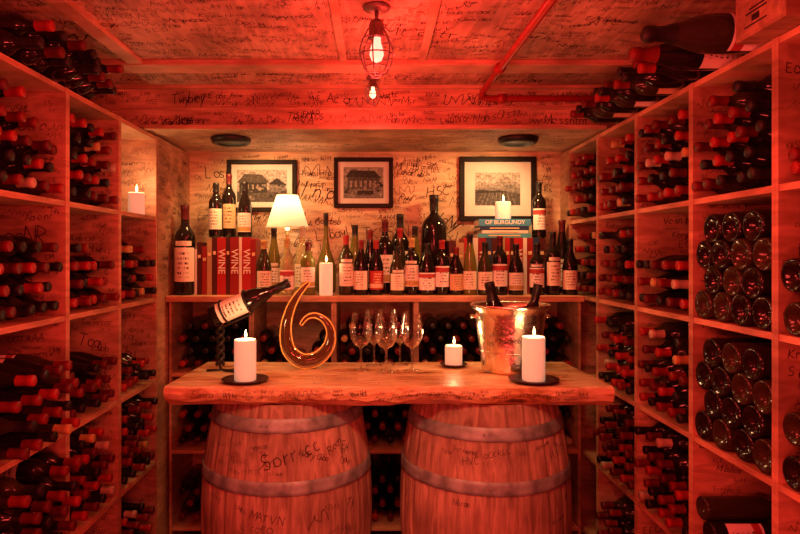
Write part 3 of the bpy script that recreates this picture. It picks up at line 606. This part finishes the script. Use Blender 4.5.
# ---------------------------------------------------------------- barrels
def brad(z,H=.944): 
    t=(z/H-.5)*2; return .35-.066*t*t
def barrel(x,y,label,seed,cnt,hz):
    e=empty('wine_barrel',(x,y,0)); tag(e,label,'wine barrel','oak barrels carrying the table'); H=.944; ns=26; seg=ns*5; v=[];f=[]; nz=28
    for k in range(nz+1):
        z=H*k/nz
        for i in range(seg):
            r=brad(z)-(.005 if i%5==0 else 0); a=2*math.pi*i/seg; v.append((r*math.cos(a),r*math.sin(a),z))
    for k in range(nz):
        for i in range(seg): j=(i+1)%seg; f.append((k*seg+i,k*seg+j,(k+1)*seg+j,(k+1)*seg+i))
    o=len(v)
    for (rr,z) in ((brad(H)-.022,H),(brad(H)-.024,H-.03)):
        for i in range(seg): a=2*math.pi*i/seg; v.append((rr*math.cos(a),rr*math.sin(a),z))
    for i in range(seg): j=(i+1)%seg; f.append((nz*seg+i,nz*seg+j,o+j,o+i)); f.append((o+i,o+j,o+seg+j,o+seg+i))
    f.append(tuple(range(seg))[::-1])
    obj('staves',mesh('staves',v,f,M['barrel']),parent=e)
    obj('barrel_head',lm('barrel_head',[(0,H-.03),(brad(H)-.024,H-.03),(brad(H)-.024,H-.045),(0,H-.045)],M['bhead'],48,False),parent=e)
    for zc,wd in ((hz,.05),(.655,.05),(.29,.05),(.08,.05)):
        q=[(brad(zc+wd*t)+.0012+.0032*(0 if abs(t)>.49 else 1),zc+wd*t) for t in (-.5,-.47,-.2,.2,.47,.5)]
        v,f=lathe(q,72); obj('hoop',mesh('hoop',v,f,M['hoop'],True),parent=e)
        if zc>.5:
            for a in (-1.75,-1.68):
                r_=brad(zc)+.005; c=(r_*math.cos(a),r_*math.sin(a),zc); v,f=lathe([(0,.0),(.006,0),(.005,.003),(0,.004)],10); obj('rivet',mesh('rivet',v,f,M['hoop']),c,(math.pi/2,0,a+math.pi/2),e)
    def mp(u,vv):
        r_=brad(vv)+.0012; a=-math.pi/2+u/.33; return (r_*math.cos(a),r_*math.sin(a),vv)
    handwriting('handwriting',mp,(-.28,.33),(.69,.81),cnt,(.013,.03),e,seed,.075,big=.1,tilt=.2)
    handwriting('handwriting',mp,(-.28,.33),(.45,.62),cnt//2,(.014,.03),e,seed+5,.075,big=.1,tilt=.2)
barrel(-.3625,2.50,'oak wine barrel with handwriting and steel hoops under the table',70,24,.872)
barrel(.454,2.50,'weathered oak wine barrel with steel hoops under the table',80,9,.842)
# ---------------------------------------------------------------- tabletop objects
hx,hy=-.60,2.46
e=empty('bottle_holder',(hx,hy,TZ)); tag(e,'black twisted iron bottle holder cradling a tilted bottle','bottle holder')
P=[]
P.append(tube(spline([(.07,-.05,.006),(.02,-.02,.006),(-.03,0,.012),(-.035,0,.05)],5),.005,8)); P.append(tube(spline([(.07,.05,.006),(.02,.02,.006),(-.03,0,.012),(-.035,0,.05)],5),.005,8)); P.append(tube([(-.09,0,.006),(-.03,0,.01)],.005,8))
for ph in (0,math.pi):
    P.append(tube([(-.035+.013*math.cos(k*.55+ph),.013*math.sin(k*.55+ph),.03+k*.0058) for k in range(28)],.007,8))
v,f=merge(P); obj('twisted_stand',mesh('twisted_stand',v,f,M['iron'],True),parent=e)
th=math.radians(24); ax=Vector((math.cos(th),0,math.sin(th))); base=Vector((-.068,0,.225)); BS=1.15; RI=.0485
for tt in (.055,.160):
    c=base+ax*tt; u=Vector((0,1,0)); w=ax.cross(u)
    v,f=tube([c+RI*(math.cos(k*math.pi/14)*u+math.sin(k*math.pi/14)*w) for k in range(28)],.0042,8,True); obj('ring',mesh('ring',v,f,M['iron'],True),parent=e)
v,f=tube(spline([(-.035,0,.17),(-.025,0,.183),tuple(base+ax*.055+Vector((.019,0,-.0505))),tuple(base+ax*.160+Vector((.019,0,-.0505)))],5),.005,8); obj('arm',mesh('arm',v,f,M['iron'],True),parent=e)
bl=bottle('burgundy',Vector((hx,hy,TZ))+base,(0,math.pi/2-th,0),0,2,None,BS,'dark bottle with cream label resting tilted in iron holder')
lo=obj('bottle_label',LM['burgundy',0],parent=bl)
# decanter
d=2.53; P=[]; RR=[]
for px,py,r in [(309,278,.005),(304,283,.009),(297,292,.013),(290,306,.018),(286,325,.023),(289,345,.028),(302,356,.031),(317,354,.029),(328,343,.024),(331,329,.018),(326,317,.013),(316,311,.010),(307,313,.008),(301,320,.006)]:
    P.append((X(px,d),0,1.5-(py-255)*d/600)); RR.append(r)
c0=Vector((X(306,d),d,TZ)); minz=min(p[2]-r for p,r in zip(P,RR))-.004
P=[(p[0]-c0.x,0,p[2]-minz) for p in P]
S3=spline(P,7); S4=[q.x for q in spline([(r,0,0) for r in RR],7)]
v,f=tube(S3,S4,24); de=obj('wine_decanter',mesh('wine_decanter',v,f,M['wine'],True),c0); tag(de,'coiled dark glass wine decanter with amber edges','decanter')
def side(sg):
    out=[]
    for i,p in enumerate(S3):
        a=S3[max(i-1,0)]; c=S3[min(i+1,len(S3)-1)]; tg=(c-a).normalized(); nn=Vector((tg.z,0,-tg.x)); out.append(p+nn*(S4[i]*.96)*sg+Vector((0,-S4[i]*.3,0)))
    return out
v,f=tube(side(-1)+side(1)[::-1],.0036,8,True); obj('glass_edge',mesh('glass_edge',v,f,M['amber'],True),parent=de)
# glasses
gp=[(.034,0),(.036,.0015),(.02,.004),(.006,.008),(.0042,.02),(.004,.085),(.008,.095),(.030,.108),(.045,.135),(.0485,.160),(.044,.198),(.037,.238)]
gm=lm('wine_glass',gp,M['clear'],40)
for px,dd in [(361,2.50),(386,2.46),(412,2.49),(374,2.60),(400,2.61),(387,2.665)]:
    g=obj('wine_glass',gm,(X(px,dd),dd,TZ)); tag(g,'clear stemmed wine glass standing on the wood slab','wine glass','wine glasses on the table')
# ice bucket
bx,by=X(510,2.50),2.50; e=empty('ice_bucket',(bx,by,TZ)); tag(e,'hammered steel ice bucket holding two dark bottles','ice bucket')
K=1.16
obj('bucket_body',lm('bucket_body',[(r*K,z) for r,z in [(0,0),(.096,0),(.1,.004),(.101,.012),(.106,.06),(.116,.16),(.125,.235),(.130,.252),(.140,.264),(.143,.270),(.140,.277),(.131,.274),(.122,.25),(.112,.16),(.102,.06),(.096,.01),(0,.008)]],M['steel'],48),parent=e)
for s in (-1,1):
    v,f=tube([(s*(.143+.020*math.sin(k*math.pi/10)),.032*math.cos(k*math.pi/10),.225) for k in range(11)],.0055,8); obj('handle',mesh('handle',v,f,M['steel'],True),parent=e)
v,f=tube([(.1268*math.cos(a*math.pi/24),.1268*math.sin(a*math.pi/24),.085) for a in range(48)],.002,6,True); obj('band',mesh('band',v,f,M['steel'],True),parent=e)
handwriting('etched_lettering',lambda u,v_:((.1275+v_*.1)*math.cos(-1.75+u/.12),(.1275+v_*.1)*math.sin(-1.75+u/.12),v_),(-.10,.12),(.10,.22),18,(.014,.022),e,91)
bottle('champagne',(bx-.01,by+.035,TZ+.018),(0,-.20,0),0,2,0,1.15,'dark sparkling wine bottle leaning in the ice bucket','bottles in the ice bucket')
bottle('bordeaux',(bx+.03,by-.045,TZ+.022),(0,.22,0),0,2,None,1.15,'dark wine bottle leaning in the ice bucket','bottles in the ice bucket')
# ---------------------------------------------------------------- world
w=D.worlds.new('world'); bpy.context.scene.world=w; w.use_nodes=True
w.node_tree.nodes['Background'].inputs[0].default_value=(1,.055,.042,1); w.node_tree.nodes['Background'].inputs[1].default_value=.40
spot((0,.9,2.15),(0.05,2.5,1.08),60,(1,.46,.20),58,.08,.8,'table_fill')  # added warm fill spot without a fixture, brightens table and counter labels
